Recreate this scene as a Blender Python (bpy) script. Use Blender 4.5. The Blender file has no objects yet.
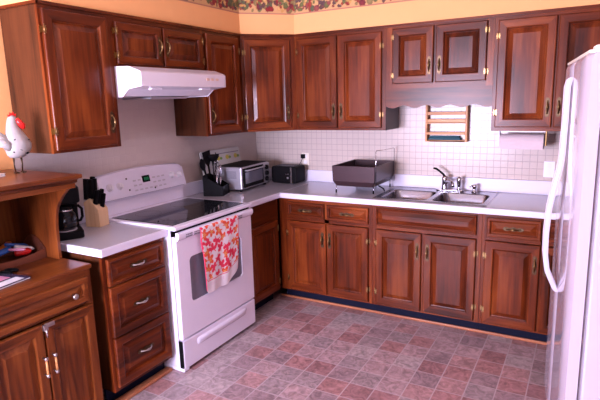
import bpy, math, random
from mathutils import Vector, Matrix
R = math.radians
PI = math.pi
sc = bpy.context.scene
COL = sc.collection
random.seed(7)

# ------------------------------------------------------------------ materials
def newmat(name):
    m = bpy.data.materials.new(name); m.use_nodes = True
    nt = m.node_tree
    b = nt.nodes['Principled BSDF']
    return m, nt, b

def lk(nt, a, ai, b, bi): nt.links.new(a.outputs[ai], b.inputs[bi])

def plain(name, col, rough=.5, metal=0, noise=.06, nscale=30, bump=0, coat=0, spec=.5, emit=None, es=1):
    m, nt, b = newmat(name)
    tc = nt.nodes.new('ShaderNodeTexCoord')
    n = nt.nodes.new('ShaderNodeTexNoise'); n.inputs['Scale'].default_value = nscale; n.inputs['Detail'].default_value = 4
    lk(nt, tc, 'Object', n, 'Vector')
    r = nt.nodes.new('ShaderNodeMapRange'); r.inputs['To Min'].default_value = 1-noise; r.inputs['To Max'].default_value = 1+noise
    lk(nt, n, 'Fac', r, 'Value')
    mx = nt.nodes.new('ShaderNodeVectorMath'); mx.operation = 'SCALE'; mx.inputs[0].default_value = col[:3]
    lk(nt, r, 0, mx, 'Scale'); lk(nt, mx, 0, b, 'Base Color')
    b.inputs['Roughness'].default_value = rough; b.inputs['Metallic'].default_value = metal
    b.inputs['Specular IOR Level'].default_value = spec
    b.inputs['Coat Weight'].default_value = coat
    if bump:
        bp = nt.nodes.new('ShaderNodeBump'); bp.inputs['Strength'].default_value = bump; bp.inputs['Distance'].default_value = .002
        lk(nt, n, 'Fac', bp, 'Height'); lk(nt, bp, 0, b, 'Normal')
    if emit:
        b.inputs['Emission Color'].default_value = (*emit, 1); b.inputs['Emission Strength'].default_value = es
    return m

def wood(name, dark, mid, light, axis, rough=.3, fine=60, coarse=5, var=.14, cath=0.0, coat=.07):
    """stained wood, grain stretched along the given local axis"""
    m, nt, b = newmat(name)
    tc = nt.nodes.new('ShaderNodeTexCoord'); oi = nt.nodes.new('ShaderNodeObjectInfo')
    off = nt.nodes.new('ShaderNodeVectorMath'); off.operation = 'SCALE'; off.inputs[0].default_value = (7.3, 3.1, 5.7)
    lk(nt, oi, 'Random', off, 'Scale')
    add = nt.nodes.new('ShaderNodeVectorMath'); add.operation = 'ADD'
    lk(nt, tc, 'Object', add, 0); lk(nt, off, 0, add, 1)
    def noise(scale, stretch, detail, dist=0):
        mp = nt.nodes.new('ShaderNodeMapping')
        s = [1, 1, 1]; s[axis] = stretch
        mp.inputs['Scale'].default_value = s
        lk(nt, add, 0, mp, 'Vector')
        n = nt.nodes.new('ShaderNodeTexNoise'); n.inputs['Scale'].default_value = scale
        n.inputs['Detail'].default_value = detail; n.inputs['Distortion'].default_value = dist
        lk(nt, mp, 0, n, 'Vector'); return n
    a = noise(coarse*2, .12, 3, .8); f = noise(fine, .05, 5)
    cl = noise(coarse, .35, 3)
    mix = nt.nodes.new('ShaderNodeMath'); mix.operation = 'MULTIPLY_ADD'; mix.inputs[1].default_value = .22
    lk(nt, f, 'Fac', mix, 0); 
    h = nt.nodes.new('ShaderNodeMath'); h.operation = 'MULTIPLY'; h.inputs[1].default_value = .35
    lk(nt, a, 'Fac', h, 0); lk(nt, h, 0, mix, 2)
    m3 = nt.nodes.new('ShaderNodeMath'); m3.operation = 'MULTIPLY_ADD'; m3.inputs[1].default_value = .36
    lk(nt, cl, 'Fac', m3, 0); lk(nt, mix, 0, m3, 2)
    fac = m3
    if cath:
        mp = nt.nodes.new('ShaderNodeMapping'); s = [1, 1, 1]; s[axis] = .22
        mp.inputs['Scale'].default_value = s; lk(nt, add, 0, mp, 'Vector')
        w = nt.nodes.new('ShaderNodeTexWave'); w.wave_type = 'RINGS'; w.rings_direction = 'Y' if axis != 1 else 'X'
        w.inputs['Scale'].default_value = 9; w.inputs['Distortion'].default_value = 5; w.inputs['Detail'].default_value = 2
        w.inputs['Detail Scale'].default_value = 1.2
        lk(nt, mp, 0, w, 'Vector')
        m4 = nt.nodes.new('ShaderNodeMath'); m4.operation = 'MULTIPLY_ADD'; m4.inputs[1].default_value = cath
        lk(nt, w, 'Fac', m4, 0); lk(nt, m3, 0, m4, 2)
        sb = nt.nodes.new('ShaderNodeMath'); sb.operation = 'SUBTRACT'; sb.inputs[1].default_value = cath*.5
        lk(nt, m4, 0, sb, 0); fac = sb
    cr = nt.nodes.new('ShaderNodeValToRGB'); e = cr.color_ramp.elements
    e[0].position = .35; e[0].color = (*dark, 1); e[1].position = .60; e[1].color = (*light, 1)
    k = e.new(.465); k.color = (*mid, 1)
    lk(nt, fac, 0, cr, 0)
    hv = nt.nodes.new('ShaderNodeHueSaturation')
    mr = nt.nodes.new('ShaderNodeMapRange'); mr.inputs['To Min'].default_value = 1-var; mr.inputs['To Max'].default_value = 1+var
    lk(nt, oi, 'Random', mr, 'Value'); lk(nt, mr, 0, hv, 'Value'); lk(nt, cr, 0, hv, 'Color')
    lk(nt, hv, 0, b, 'Base Color')
    b.inputs['Specular IOR Level'].default_value = .2
    b.inputs['Roughness'].default_value = rough; b.inputs['Coat Weight'].default_value = coat; b.inputs['Coat Roughness'].default_value = .22
    bp = nt.nodes.new('ShaderNodeBump'); bp.inputs['Strength'].default_value = .12; bp.inputs['Distance'].default_value = .001
    lk(nt, f, 'Fac', bp, 'Height'); lk(nt, bp, 0, b, 'Normal')
    return m

CH = ((.045, .0075, .0020), (.122, .0200, .0040), (.235, .051, .010))
WV = wood('cherry_upright', *CH, 2)
WH = wood('cherry_level', *CH, 0)
WE = wood('cherry_end_panel', (.035, .010, .004), (.085, .024, .008), (.12, .036, .012), 2, rough=.4, coat=.1)
WP = [WV, WH]
OK_ = ((.060, .012, .003), (.15, .034, .007), (.235, .062, .013))
OV = wood('oak_upright', *OK_, 2, fine=75, cath=.05, var=.04)
OH = wood('oak_level', *OK_, 0, fine=75, cath=.04, var=.04)
PINE = wood('pine', (.42, .16, .05), (.62, .28, .10), (.75, .38, .16), 0, var=.03, rough=.45)
BEECH = wood('beech', (.60, .36, .20), (.72, .48, .28), (.80, .57, .36), 2, var=.02, rough=.5, coat=0)
REDW = wood('red_mahogany', (.07, .018, .010), (.15, .04, .02), (.22, .06, .03), 0, var=.02, rough=.4)
SHOE = wood('floor_trim', (.30, .09, .04), (.42, .15, .07), (.50, .2, .10), 0, var=.02, rough=.4)
WHITE = plain('white_enamel', (.88, .83, .97), .22, noise=.01, coat=.4)
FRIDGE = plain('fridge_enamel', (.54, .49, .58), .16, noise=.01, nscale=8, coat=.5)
CREAM = plain('cream_plastic', (.80, .72, .60), .4, noise=.02)
KNOBW = plain('white_plastic', (.86, .82, .88), .35, noise=.01)
LAM = plain('laminate', (.45, .42, .46), .22, noise=.05, nscale=90, coat=.2)
LAME = plain('laminate_edge', (.72, .68, .80), .3, noise=.01)
BLK = plain('black_plastic', (.007, .006, .007), .5, noise=.1, spec=.06)
BLKG = plain('black_glass', (.006, .006, .008), .05, noise=.02, spec=.3)
DKG = plain('grey_glass', (.16, .16, .21), .10, noise=.05, coat=.6)
GLINE = plain('burner_ring_grey', (.05, .05, .06), .2, noise=.05)
GREYP = plain('grey_print', (.22, .20, .25), .5, noise=.02)
CHR = plain('chrome', (.55, .53, .56), .14, 1, noise=.02)
STEEL = plain('brushed_steel', (.24, .225, .25), .26, 1, noise=.08, nscale=60)
SILV = plain('silver_paint', (.55, .52, .57), .35, .6, noise=.03)
BRS = plain('brass', (.30, .19, .08), .28, 1, noise=.12, nscale=80)
ABR = plain('antique_brass', (.10, .06, .03), .35, .8, noise=.3, nscale=90)
NKL = plain('pewter', (.45, .40, .38), .3, 1, noise=.2, nscale=80)
NAVY = plain('toe_kick_vinyl', (.006, .007, .020), .6, noise=.1, spec=.1)
PAINT = plain('yellow_paint', (.88, .42, .155), .75, noise=.03, nscale=12, bump=.05)
CEIL = plain('ceiling_paint', (.85, .80, .72), .9, noise=.02)
WALLP = plain('pale_wall_paint', (.66, .64, .68), .85, noise=.02)
RACKB = plain('brown_rack_plastic', (.055, .028, .033), .3, .35, noise=.08)
RED = plain('red_glaze', (.70, .015, .012), .3, noise=.05)
HOODW = plain('hood_enamel', (.80, .73, .80), .28, noise=.01, coat=.3)
TEAL = plain('teal_cloth', (.015, .08, .11), .7, noise=.2, bump=.3)
PAPER = plain('white_paper', (.82, .80, .82), .6, noise=.02)
TOWELP = plain('paper_towel', (.66, .53, .56), .8, noise=.03, bump=.4, nscale=60)
PINKM = plain('pink_cover', (.75, .30, .45), .4, noise=.1)
ORG = plain('orange_toy', (.85, .22, .03), .4, noise=.05)
BLU = plain('blue_toy', (.03, .12, .45), .3, noise=.05)
YEL = plain('yellow_print', (.65, .55, .08), .5, noise=.1)
GRN = plain('green_print', (.18, .35, .08), .5, noise=.1)
LED = plain('green_display', (.01, .12, .05), .3, noise=.05, emit=(.05, .9, .35), es=.06)
BOARD = plain('white_board', (.62, .60, .58), .4, noise=.02)
GREYB = plain('grey_panel', (.16, .15, .16), .6, noise=.05)

def attrmat(name, rough=.8, bump=0):
    m, nt, b = newmat(name)
    a = nt.nodes.new('ShaderNodeAttribute'); a.attribute_name = 'pattern'
    lk(nt, a, 'Color', b, 'Base Color'); b.inputs['Roughness'].default_value = rough
    return m
CLOTH = attrmat('printed_cotton', .9)
WPAPER = attrmat('printed_wallpaper', .8)
CER = plain('speckled_ceramic', (.36, .325, .31), .3, noise=.12, nscale=45)

def floor_mat():
    m, nt, b = newmat('vinyl_tile')
    tc = nt.nodes.new('ShaderNodeTexCoord')
    mp = nt.nodes.new('ShaderNodeMapping'); mp.inputs['Location'].default_value = (-.72/.153, .935/.153, 0); mp.inputs['Scale'].default_value = (1/.153,)*3
    lk(nt, tc, 'Object', mp, 'Vector')
    br = nt.nodes.new('ShaderNodeTexBrick'); br.offset = 0; br.squash = 1
    br.inputs['Scale'].default_value = 1; br.inputs['Brick Width'].default_value = 1; br.inputs['Row Height'].default_value = 1
    br.inputs['Mortar Size'].default_value = .028; br.inputs['Mortar Smooth'].default_value = .5; br.inputs['Bias'].default_value = 0
    lk(nt, mp, 0, br, 'Vector')
    fl = nt.nodes.new('ShaderNodeVectorMath'); fl.operation = 'FLOOR'; lk(nt, mp, 0, fl, 0)
    wn = nt.nodes.new('ShaderNodeTexWhiteNoise'); wn.noise_dimensions = '2D'; lk(nt, fl, 0, wn, 'Vector')
    cr = nt.nodes.new('ShaderNodeValToRGB'); cr.color_ramp.interpolation = 'CONSTANT'
    cols = [(0, (.36, .19, .185)), (.16, (.39, .27, .275)), (.34, (.32, .245, .25)), (.5, (.40, .235, .23)), (.62, (.40, .32, .32)), (.78, (.30, .21, .22)), (.9, (.31, .165, .165))]
    e = cr.color_ramp.elements
    e[0].position = 0; e[0].color = (*cols[0][1], 1); e[1].position = cols[1][0]; e[1].color = (*cols[1][1], 1)
    for p, c in cols[2:]:
        k = e.new(p); k.color = (*c, 1)
    lk(nt, wn, 'Value', cr, 0)
    n = nt.nodes.new('ShaderNodeTexNoise'); n.inputs['Scale'].default_value = 17; n.inputs['Detail'].default_value = 7; n.inputs['Roughness'].default_value = .65; n.inputs['Distortion'].default_value = 1.6
    ad = nt.nodes.new('ShaderNodeVectorMath'); ad.operation = 'MULTIPLY_ADD'; ad.inputs[1].default_value = (3.7, 1.9, 0)
    lk(nt, wn, 'Color', ad, 0); lk(nt, tc, 'Object', ad, 2); lk(nt, ad, 0, n, 'Vector')
    cr2 = nt.nodes.new('ShaderNodeValToRGB'); e = cr2.color_ramp.elements
    e[0].position = .36; e[0].color = (.60, .58, .58, 1); e[1].position = .64; e[1].color = (1.42, 1.38, 1.42, 1)
    lk(nt, n, 'Fac', cr2, 0)
    mu = nt.nodes.new('ShaderNodeMixRGB'); mu.blend_type = 'MULTIPLY'; mu.inputs[0].default_value = .85
    lk(nt, cr, 0, mu, 1); lk(nt, cr2, 0, mu, 2)
    mg = nt.nodes.new('ShaderNodeMixRGB'); mg.inputs[2].default_value = (.47, .37, .39, 1)
    lk(nt, br, 'Fac', mg, 0); lk(nt, mu, 0, mg, 1); lk(nt, mg, 0, b, 'Base Color')
    b.inputs['Roughness'].default_value = .36
    bp = nt.nodes.new('ShaderNodeBump'); bp.inputs['Strength'].default_value = .35; bp.inputs['Distance'].default_value = .002; bp.invert = True
    lk(nt, br, 'Fac', bp, 'Height')
    bp2 = nt.nodes.new('ShaderNodeBump'); bp2.inputs['Strength'].default_value = .25; bp2.inputs['Distance'].default_value = .002
    lk(nt, n, 'Fac', bp2, 'Height'); lk(nt, bp, 0, bp2, 'Normal'); lk(nt, bp2, 0, b, 'Normal')
    return m

def tile_mat(name, axis, gloss, tile=.05, grout=(.50, .40, .40), face=(.78, .68, .64), gf=1.0):
    m, nt, b = newmat(name)
    tc = nt.nodes.new('ShaderNodeTexCoord'); sp = nt.nodes.new('ShaderNodeSeparateXYZ'); cb = nt.nodes.new('ShaderNodeCombineXYZ')
    lk(nt, tc, 'Object', sp, 0); lk(nt, sp, axis, cb, 0); lk(nt, sp, 2, cb, 1)
    br = nt.nodes.new('ShaderNodeTexBrick'); br.offset = 0; br.squash = 1
    br.inputs['Scale'].default_value = 1/tile; br.inputs['Brick Width'].default_value = 1; br.inputs['Row Height'].default_value = 1
    br.inputs['Mortar Size'].default_value = .045; br.inputs['Mortar Smooth'].default_value = .3
    br.inputs['Color1'].default_value = (*face, 1); br.inputs['Color2'].default_value = (face[0]*.97, face[1]*.96, face[2]*.97, 1)
    br.inputs['Mortar'].default_value = tuple(g*gf+f*(1-gf) for g, f in zip(grout, face))+(1,)
    lk(nt, cb, 0, br, 'Vector'); lk(nt, br, 'Color', b, 'Base Color')
    b.inputs['Roughness'].default_value = gloss; b.inputs['Coat Weight'].default_value = .0; b.inputs['Specular IOR Level'].default_value = .38
    n = nt.nodes.new('ShaderNodeTexNoise'); n.inputs['Scale'].default_value = 3
    lk(nt, tc, 'Object', n, 'Vector')
    bp = nt.nodes.new('ShaderNodeBump'); bp.inputs['Strength'].default_value = .5; bp.inputs['Distance'].default_value = .0015; bp.invert = True
    lk(nt, br, 'Fac', bp, 'Height'); 
    bq = nt.nodes.new('ShaderNodeBump'); bq.inputs['Strength'].default_value = .15; bq.inputs['Distance'].default_value = .01
    lk(nt, n, 'Fac', bq, 'Height'); lk(nt, bp, 0, bq, 'Normal'); lk(nt, bq, 0, b, 'Normal')
    return m
FLOOR = floor_mat()
TILEX = tile_mat('tileboard_back', 0, .27, gf=.55, face=(.57, .47, .415), grout=(.30, .235, .235))
TILEY = tile_mat('tileboard_side', 1, .30, gf=.08, face=(.63, .52, .47))

def glass_mat():
    m, nt, b = newmat('window_glass')
    out = nt.nodes['Material Output']
    t = nt.nodes.new('ShaderNodeBsdfTransparent'); g = nt.nodes.new('ShaderNodeBsdfGlossy'); g.inputs['Roughness'].default_value = .02
    mx = nt.nodes.new('ShaderNodeMixShader'); fr = nt.nodes.new('ShaderNodeFresnel')
    lk(nt, fr, 0, mx, 0); lk(nt, t, 0, mx, 1); lk(nt, g, 0, mx, 2); lk(nt, mx, 0, out, 'Surface')
    return m
GLASS = glass_mat()

# ------------------------------------------------------------------ mesh helpers
class MB:
    def __init__(s): s.v = []; s.f = []; s.m = []; s.s = []
    def add(s, vs, fs, mi=0, smooth=False):
        o = len(s.v); s.v += [tuple(v) for v in vs]
        for f in fs:
            s.f.append(tuple(i+o for i in f)); s.m.append(mi); s.s.append(smooth)
        return s
    def box(s, x0, x1, y0, y1, z0, z1, mi=0):
        x0, x1 = sorted((x0, x1)); y0, y1 = sorted((y0, y1)); z0, z1 = sorted((z0, z1))
        v = [(x0,y0,z0),(x1,y0,z0),(x1,y1,z0),(x0,y1,z0),(x0,y0,z1),(x1,y0,z1),(x1,y1,z1),(x0,y1,z1)]
        return s.add(v, [(0,3,2,1),(4,5,6,7),(0,1,5,4),(1,2,6,5),(2,3,7,6),(3,0,4,7)], mi)
    def prism(s, pts, axis, a, b, mi=0, smooth=False):
        """outline pts in the two other axes (order xyz), extruded from a to b"""
        n = len(pts)
        def mk(p, t):
            q = list(p); q.insert(axis, t); return tuple(q)
        v = [mk(p, a) for p in pts]+[mk(p, b) for p in pts]
        ar = sum(pts[i][0]*pts[(i+1) % n][1]-pts[(i+1) % n][0]*pts[i][1] for i in range(n))
        flip = (ar > 0) ^ (b > a) ^ (axis == 1)
        A = list(range(n)); B = [i+n for i in A]
        caps = [tuple(A[::-1]), tuple(B)]; sides = [(i, (i+1) % n, (i+1) % n+n, i+n) for i in range(n)]
        if flip: caps = [tuple(c[::-1]) for c in caps]; sides = [tuple(c[::-1]) for c in sides]
        s.add(v, caps, mi, False)
        o = len(s.v)-2*n
        for f in sides: s.f.append(tuple(i+o for i in f)); s.m.append(mi); s.s.append(smooth)
        return s
    def rings(s, rs, mi=0, smooth=True, close=True, caps=True):
        n = len(rs[0]); o = len(s.v)
        for r in rs: s.v += [tuple(p) for p in r]
        for i in range(len(rs)-1):
            for j in range(n if close else n-1):
                k = (j+1) % n
                s.f.append((o+i*n+j, o+i*n+k, o+(i+1)*n+k, o+(i+1)*n+j)); s.m.append(mi); s.s.append(smooth)
        if caps and close:
            s.f.append(tuple(o+j for j in range(n))[::-1]); s.m.append(mi); s.s.append(False)
            s.f.append(tuple(o+(len(rs)-1)*n+j for j in range(n))); s.m.append(mi); s.s.append(False)
        return s
    def lathe(s, prof, c=(0,0,0), axis='z', seg=20, mi=0, sx=1, sy=1):
        rs = []
        for r, h in prof:
            ring = []
            for j in range(seg):
                a = 2*PI*j/seg; p = (r*math.cos(a)*sx, r*math.sin(a)*sy)
                if axis == 'z': q = (c[0]+p[0], c[1]+p[1], c[2]+h)
                elif axis == 'x': q = (c[0]+h, c[1]+p[0], c[2]+p[1])
                else: q = (c[0]+p[1], c[1]+h, c[2]+p[0])
                ring.append(q)
            rs.append(ring)
        return s.rings(rs, mi)
    def tube(s, path, rad, seg=10, mi=0):
        path = [Vector(p) for p in path]; n = len(path)
        if not isinstance(rad, (list, tuple)): rad = [rad]*n
        rs = []; ref = None
        for i, p in enumerate(path):
            d = (path[min(i+1, n-1)]-path[max(i-1, 0)]).normalized()
            if ref is None:
                ref = Vector((0, 0, 1)) if abs(d.z) < .9 else Vector((1, 0, 0))
            u = (ref-d*ref.dot(d)).normalized(); w = d.cross(u); ref = u
            rs.append([p+u*(rad[i]*math.cos(2*PI*j/seg))+w*(rad[i]*math.sin(2*PI*j/seg)) for j in range(seg)])
        return s.rings(rs, mi)
    def mesh(s, name, mats):
        me = bpy.data.meshes.new(name); me.from_pydata(s.v, [], s.f)
        for m in mats: me.materials.append(m)
        me.polygons.foreach_set('material_index', s.m); me.polygons.foreach_set('use_smooth', s.s)
        me.update(); return me

def ml(m): return m if isinstance(m, (list, tuple)) else [m]
def obj(name, mb, mats, parent=None, loc=(0,0,0), rot=(0,0,0), bevel=0, seg=2):
    me = mb if isinstance(mb, bpy.types.Mesh) else mb.mesh(name, ml(mats))
    o = bpy.data.objects.new(name, me); COL.objects.link(o)
    o.location = loc; o.rotation_euler = rot
    if parent: o.parent = parent
    if bevel:
        b = o.modifiers.new('bevel', 'BEVEL'); b.width = bevel; b.segments = seg; b.limit_method = 'ANGLE'; b.angle_limit = R(35)
        w = o.modifiers.new('wn', 'WEIGHTED_NORMAL'); w.keep_sharp = True
    return o
def tag(o, label, cat, group=None):
    o['label'] = label; o['category'] = cat
    if group: o['group'] = group
    return o
def thing(name, label, cat, loc=(0,0,0), rz=0, group=None):
    o = bpy.data.objects.new(name, None); COL.objects.link(o); o.empty_display_size = .1
    o.location = loc; o.rotation_euler = (0, 0, rz)
    return tag(o, label, cat, group)
def struct(name, mb, mats, **k):
    o = obj(name, mb, mats, **k); o['kind'] = 'structure'; return o
def bx(*a): return MB().box(*a)

# ------------------------------------------------------------------ camera
f = 510.656; yaw, pit, rol = R(29.442), R(-11.003), R(-1.542)
fw = Vector((-math.sin(yaw)*math.cos(pit), math.cos(yaw)*math.cos(pit), math.sin(pit)))
rt = Vector((math.cos(yaw), math.sin(yaw), 0)); up = rt.cross(fw)
r2 = rt*math.cos(rol)+up*math.sin(rol); u2 = -rt*math.sin(rol)+up*math.cos(rol)
cam = bpy.data.objects.new('camera', bpy.data.cameras.new('camera')); COL.objects.link(cam)
M = Matrix.Identity(4)
for i in range(3): M[i][0] = r2[i]; M[i][1] = u2[i]; M[i][2] = -fw[i]; M[i][3] = (2.753, -4.059, 1.632)[i]
cam.matrix_world = M; cam.data.sensor_width = 36; cam.data.lens = 36*f/600; cam.data.clip_start = .02
sc.camera = cam

# ------------------------------------------------------------------ room
RX, RY, RZ = 3.62, -5.6, 2.50
struct('floor', bx(-.1, RX+.1, RY-.1, .1, -.06, 0), FLOOR)
struct('ceiling', bx(-.1, RX+.1, RY-.1, .1, RZ, RZ+.08), CEIL)
struct('wall_left', bx(-.1, 0, RY-.1, .1, 0, RZ), PAINT)
struct('wall_back', bx(0, RX, 0, .1, 0, RZ), PAINT)
vy0, vy1, vz0, vz1 = -5.2, -4.0, .95, 2.05
w = MB().box(RX, RX+.1, RY-.1, .1, 0, vz0).box(RX, RX+.1, RY-.1, .1, vz1, RZ).box(RX, RX+.1, RY-.1, vy0, vz0, vz1).box(RX, RX+.1, vy1, .1, vz0, vz1)
struct('wall_right', w, WALLP)
w = MB()
for a, b_, c, d in ((vy0, vy1, vz0, vz0+.05), (vy0, vy1, vz1-.05, vz1), (vy0, vy0+.05, vz0+.05, vz1-.05), (vy1-.05, vy1, vz0+.05, vz1-.05), (vy0+.05, vy1-.05, 1.48, 1.52)):
    w.box(RX+.02, RX+.07, a, b_, c, d)
wn2 = struct('added_window', w, WHITE)  # unseen window, added to bring more light onto the range front
obj('pane', bx(RX+.046, RX+.05, vy0+.05, vy1-.05, vz0+.05, vz1-.05), GLASS, wn2)
# wall behind the camera with a window opening
wx0, wx1, wz0, wz1 = -.0+.12, 1.5, .66, 1.86
w = MB().box(0, RX, RY-.1, RY, 0, wz0).box(0, RX, RY-.1, RY, wz1, RZ).box(0, wx0, RY-.1, RY, wz0, wz1).box(wx1, RX, RY-.1, RY, wz0, wz1)
struct('wall_front', w, WALLP)
w = MB()
for a, b_, c, d in ((wx0, wx1, wz0, wz0+.05), (wx0, wx1, wz1-.05, wz1), (wx0, wx0+.05, wz0+.05, wz1-.05), (wx1-.05, wx1, wz0+.05, wz1-.05), ((wx0+wx1)/2-.025, (wx0+wx1)/2+.025, wz0+.05, wz1-.05), (wx0+.05, wx1-.05, 1.46, 1.50)):
    w.box(a, b_, RY-.07, RY-.02, c, d)
wn = struct('window_1', w, WHITE)
obj('pane', bx(wx0+.05, wx1-.05, RY-.05, RY-.046, wz0+.05, wz1-.05), GLASS, wn)

# soffit above the wall cabinets, its face flush with them
du, c_, zb, zt = .318, .631, 1.392, 2.149
yE = -2.355
s = MB().prism([(0, 0), (0, yE), (du, yE), (du, -c_), (c_, -du), (2.95, -du), (2.95, 0)], 2, zt, RZ)
struct('wall_soffit', s, PAINT)
# fruit wallpaper border
def border():
    rnd = random.Random(3)
    z0, z1 = 2.308, RZ-.001
    pts = [(du+.0015, yE), (du+.0015, -c_-.0006), (c_+.0006, -du-.0015), (2.95, -du-.0015)]
    L = [0]
    for a, b in zip(pts, pts[1:]): L.append(L[-1]+math.dist(a, b))
    step = .006; cols = int(L[-1]/step); rows = int((z1-z0)/step)
    H = z1-z0
    blobs = []
    pal = [(.22, .012, .012), (.15, .015, .02), (.27, .03, .015), (.09, .04, .04), (.12, .11, .03), (.17, .16, .05), (.22, .15, .05), (.48, .24, .06), (.10, .04, .03), (.09, .09, .04), (.24, .05, .04), (.55, .30, .10)]
    x = 0
    while x < L[-1]:
        for _ in range(9):
            z = rnd.uniform(.024, H); r = rnd.uniform(.011, .026)
            if z < .045 and rnd.random() < .35: continue
            blobs.append((x+rnd.uniform(-.02, .02), z, r, rnd.choice(pal), rnd.uniform(.45, 1), rnd.uniform(0, PI)))
        x += .024
    buck = {}
    for bl in blobs: 
        for k in range(int((bl[0]-.03)/.05), int((bl[0]+.03)/.05)+1): buck.setdefault(k, []).append(bl)
    v = []; colr = []
    for i in range(cols+1):
        u = L[-1]*i/cols; k = 0
        while k < 2 and u > L[k+1]: k += 1
        t = (u-L[k])/(L[k+1]-L[k]); px = pts[k][0]+(pts[k+1][0]-pts[k][0])*t; py = pts[k][1]+(pts[k+1][1]-pts[k][1])*t
        for j in range(rows+1):
            h = H*j/rows; v.append((px, py, z0+h))
            cc = (.60, .33, .13)
            if h < .008: cc = (.42, .17, .10)
            else:
                for (bx_, bz, r, c3, asp, ang) in buck.get(int(u/.05), ()):
                    dx, dz = u-bx_, h-bz; a = dx*math.cos(ang)+dz*math.sin(ang); b = -dx*math.sin(ang)+dz*math.cos(ang)
                    q = (a/r)**2+(b/(r*asp))**2
                    if q < 1: cc = tuple(c*(1.25 if q < .25 else 1) for c in c3)
            colr += [*cc, 1]
    fs = [(i*(rows+1)+j, (i+1)*(rows+1)+j, (i+1)*(rows+1)+j+1, i*(rows+1)+j+1) for i in range(cols) for j in range(rows)]
    me = bpy.data.meshes.new('wallpaper_border'); me.from_pydata(v, [], fs); me.materials.append(WPAPER)
    at = me.color_attributes.new('pattern', 'FLOAT_COLOR', 'POINT'); at.data.foreach_set('color', colr)
    o = bpy.data.objects.new('wallpaper_border', me); COL.objects.link(o)
    tag(o, 'wallpaper border of red fruit and green leaves above the wall cabinets', 'wallpaper border')
border()

# tileboard splashback behind the counters (part of the walls)
TZ = .914
struct('trim_backsplash_left', MB().box(.0005, .004, -1.905, -.0005, .86, 1.86).box(.0005, .004, -2.384, -1.905, .86, 1.392), TILEY)
struct('trim_backsplash_back', bx(.004, 2.93, -.004, -.0005, .90, 1.72), TILEX)

# floor trims (quarter round along the toe kicks)
s = MB()
def qr(x0, x1, y0, y1):
    return bx(x0, x1, y0, y1, 0, .020)
struct('trim_floor_back', qr(.565, 2.93, -.553, -.536), SHOE, bevel=.006)
struct('trim_floor_left', qr(.55, .60, -2.36, -1.915), SHOE, bevel=.006)
# dark trim where cabinets meet the soffit
t = MB().prism([(du, yE-.008), (du+.012, yE-.008), (du+.012, -c_-.005), (c_+.005, -du-.012), (2.94, -du-.012), (2.94, -du), (c_, -du), (du, -c_)], 2, zt-.008, zt+.008)
t.box(0, du+.012, yE-.012, yE, zt-.008, zt+.008)
struct('trim_cabinet_top', t, WH)

# ------------------------------------------------------------------ cabinet fittings
def pull_mesh():
    m = MB(); L = .125
    out = []
    N = 26
    for i in range(N+1):
        t = i/N; z = (t-.5)*L
        wv = .006+.0065*abs(math.sin(PI*3*t))**.8+.002*math.exp(-((t-.5)/.1)**2)
        if i in (0, N): wv = .0015
        out.append((wv, z))
    pts = out+[(-a, z) for a, z in out[::-1]]
    m.prism(pts, 1, 0, -.0025, 0)
    path = []; rad = []
    for i in range(13):
        t = i/12; z = (t-.5)*.072; path.append((0, -.003-.020*math.sin(PI*t)**.6, z)); rad.append(.0038+.0036*math.exp(-((t-.5)/.16)**2))
    m.tube(path, rad, 8, 1)
    for z in (-.038, .038): m.lathe([(0, .0), (.0055, -.001), (.006, -.004), (.003, -.007), (0, -.0075)], (0, 0, z), 'y', 10, 1)
    return m.mesh('pull', [ABR, BRS])
def pull_dark_mesh():
    me = PULL.copy(); me.materials[1] = NKL; return me
def hinge_mesh():
    m = MB()
    # leaf on the frame (x<0), leaf on the door (x>0)
    def leaf(sg, d0, d1):
        o = [(0, -.018), (sg*.010, -.021), (sg*.017, -.024), (sg*.013, -.012), (sg*.018, -.004), (sg*.018, .004), (sg*.013, .012), (sg*.017, .024), (sg*.010, .021), (0, .018)]
        m.prism(o, 1, d0, d1)
    leaf(-1, 0, -.0025); leaf(1, -.0185, -.0215)
    m.box(-.0015, .0015, -.0205, 0, -.018, .018)
    m.tube([(0, -.0215, -.027), (0, -.0215, .027)], .0036, 8)
    for z in (-.029, .029): m.lathe([(.001, -.003), (.004, -.001), (.004, .001), (.001, .003)], (0, -.0215, z), 'z', 8)
    m.v = [(a*.8, b, c*.8) for a, b, c in m.v]
    return m.mesh('hinge', [BRS])
PULL = pull_mesh(); PULLD = pull_dark_mesh(); HINGE = hinge_mesh()

def panel_mesh(w, h, T=.019, st=.055, horiz=False, raised=True, gap=0):
    """raised-panel door or drawer front; x 0..w, z 0..h, back at y=0, face at y=-T"""
    if raised:
        prof = [(0, 0), (0, T-.006), (.002, T-.002), (.006, T), (st-.006, T), (st, T-.003), (st+.003, T-.013), (st+.008, T-.015), (st+.036, T-.003), (st+.038, T-.0015)]
    else:
        prof = [(0, 0), (0, T-.006), (.014, T-.001), (.018, T)]
    m = MB(); rs = []
    for ins, d in prof:
        rs.append([(ins, -d, ins), (w-ins, -d, ins), (w-ins, -d, h-ins), (ins, -d, h-ins)])
    o = 0
    for r in rs: m.v += r
    for i in range(len(rs)-1):
        for j in range(4):
            k = (j+1) % 4; m.f.append((i*4+j, i*4+k, (i+1)*4+k, (i+1)*4+j))
            rail = j in (0, 2)
            m.m.append(1 if (horiz or (rail and i >= 3 and i < 5)) else 0); m.s.append(False)
    n = (len(rs)-1)*4
    m.f.append((n, n+1, n+2, n+3)); m.m.append(1 if horiz else 0); m.s.append(False)
    m.f.append((3, 2, 1, 0)); m.m.append(0); m.s.append(False)
    return m

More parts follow.
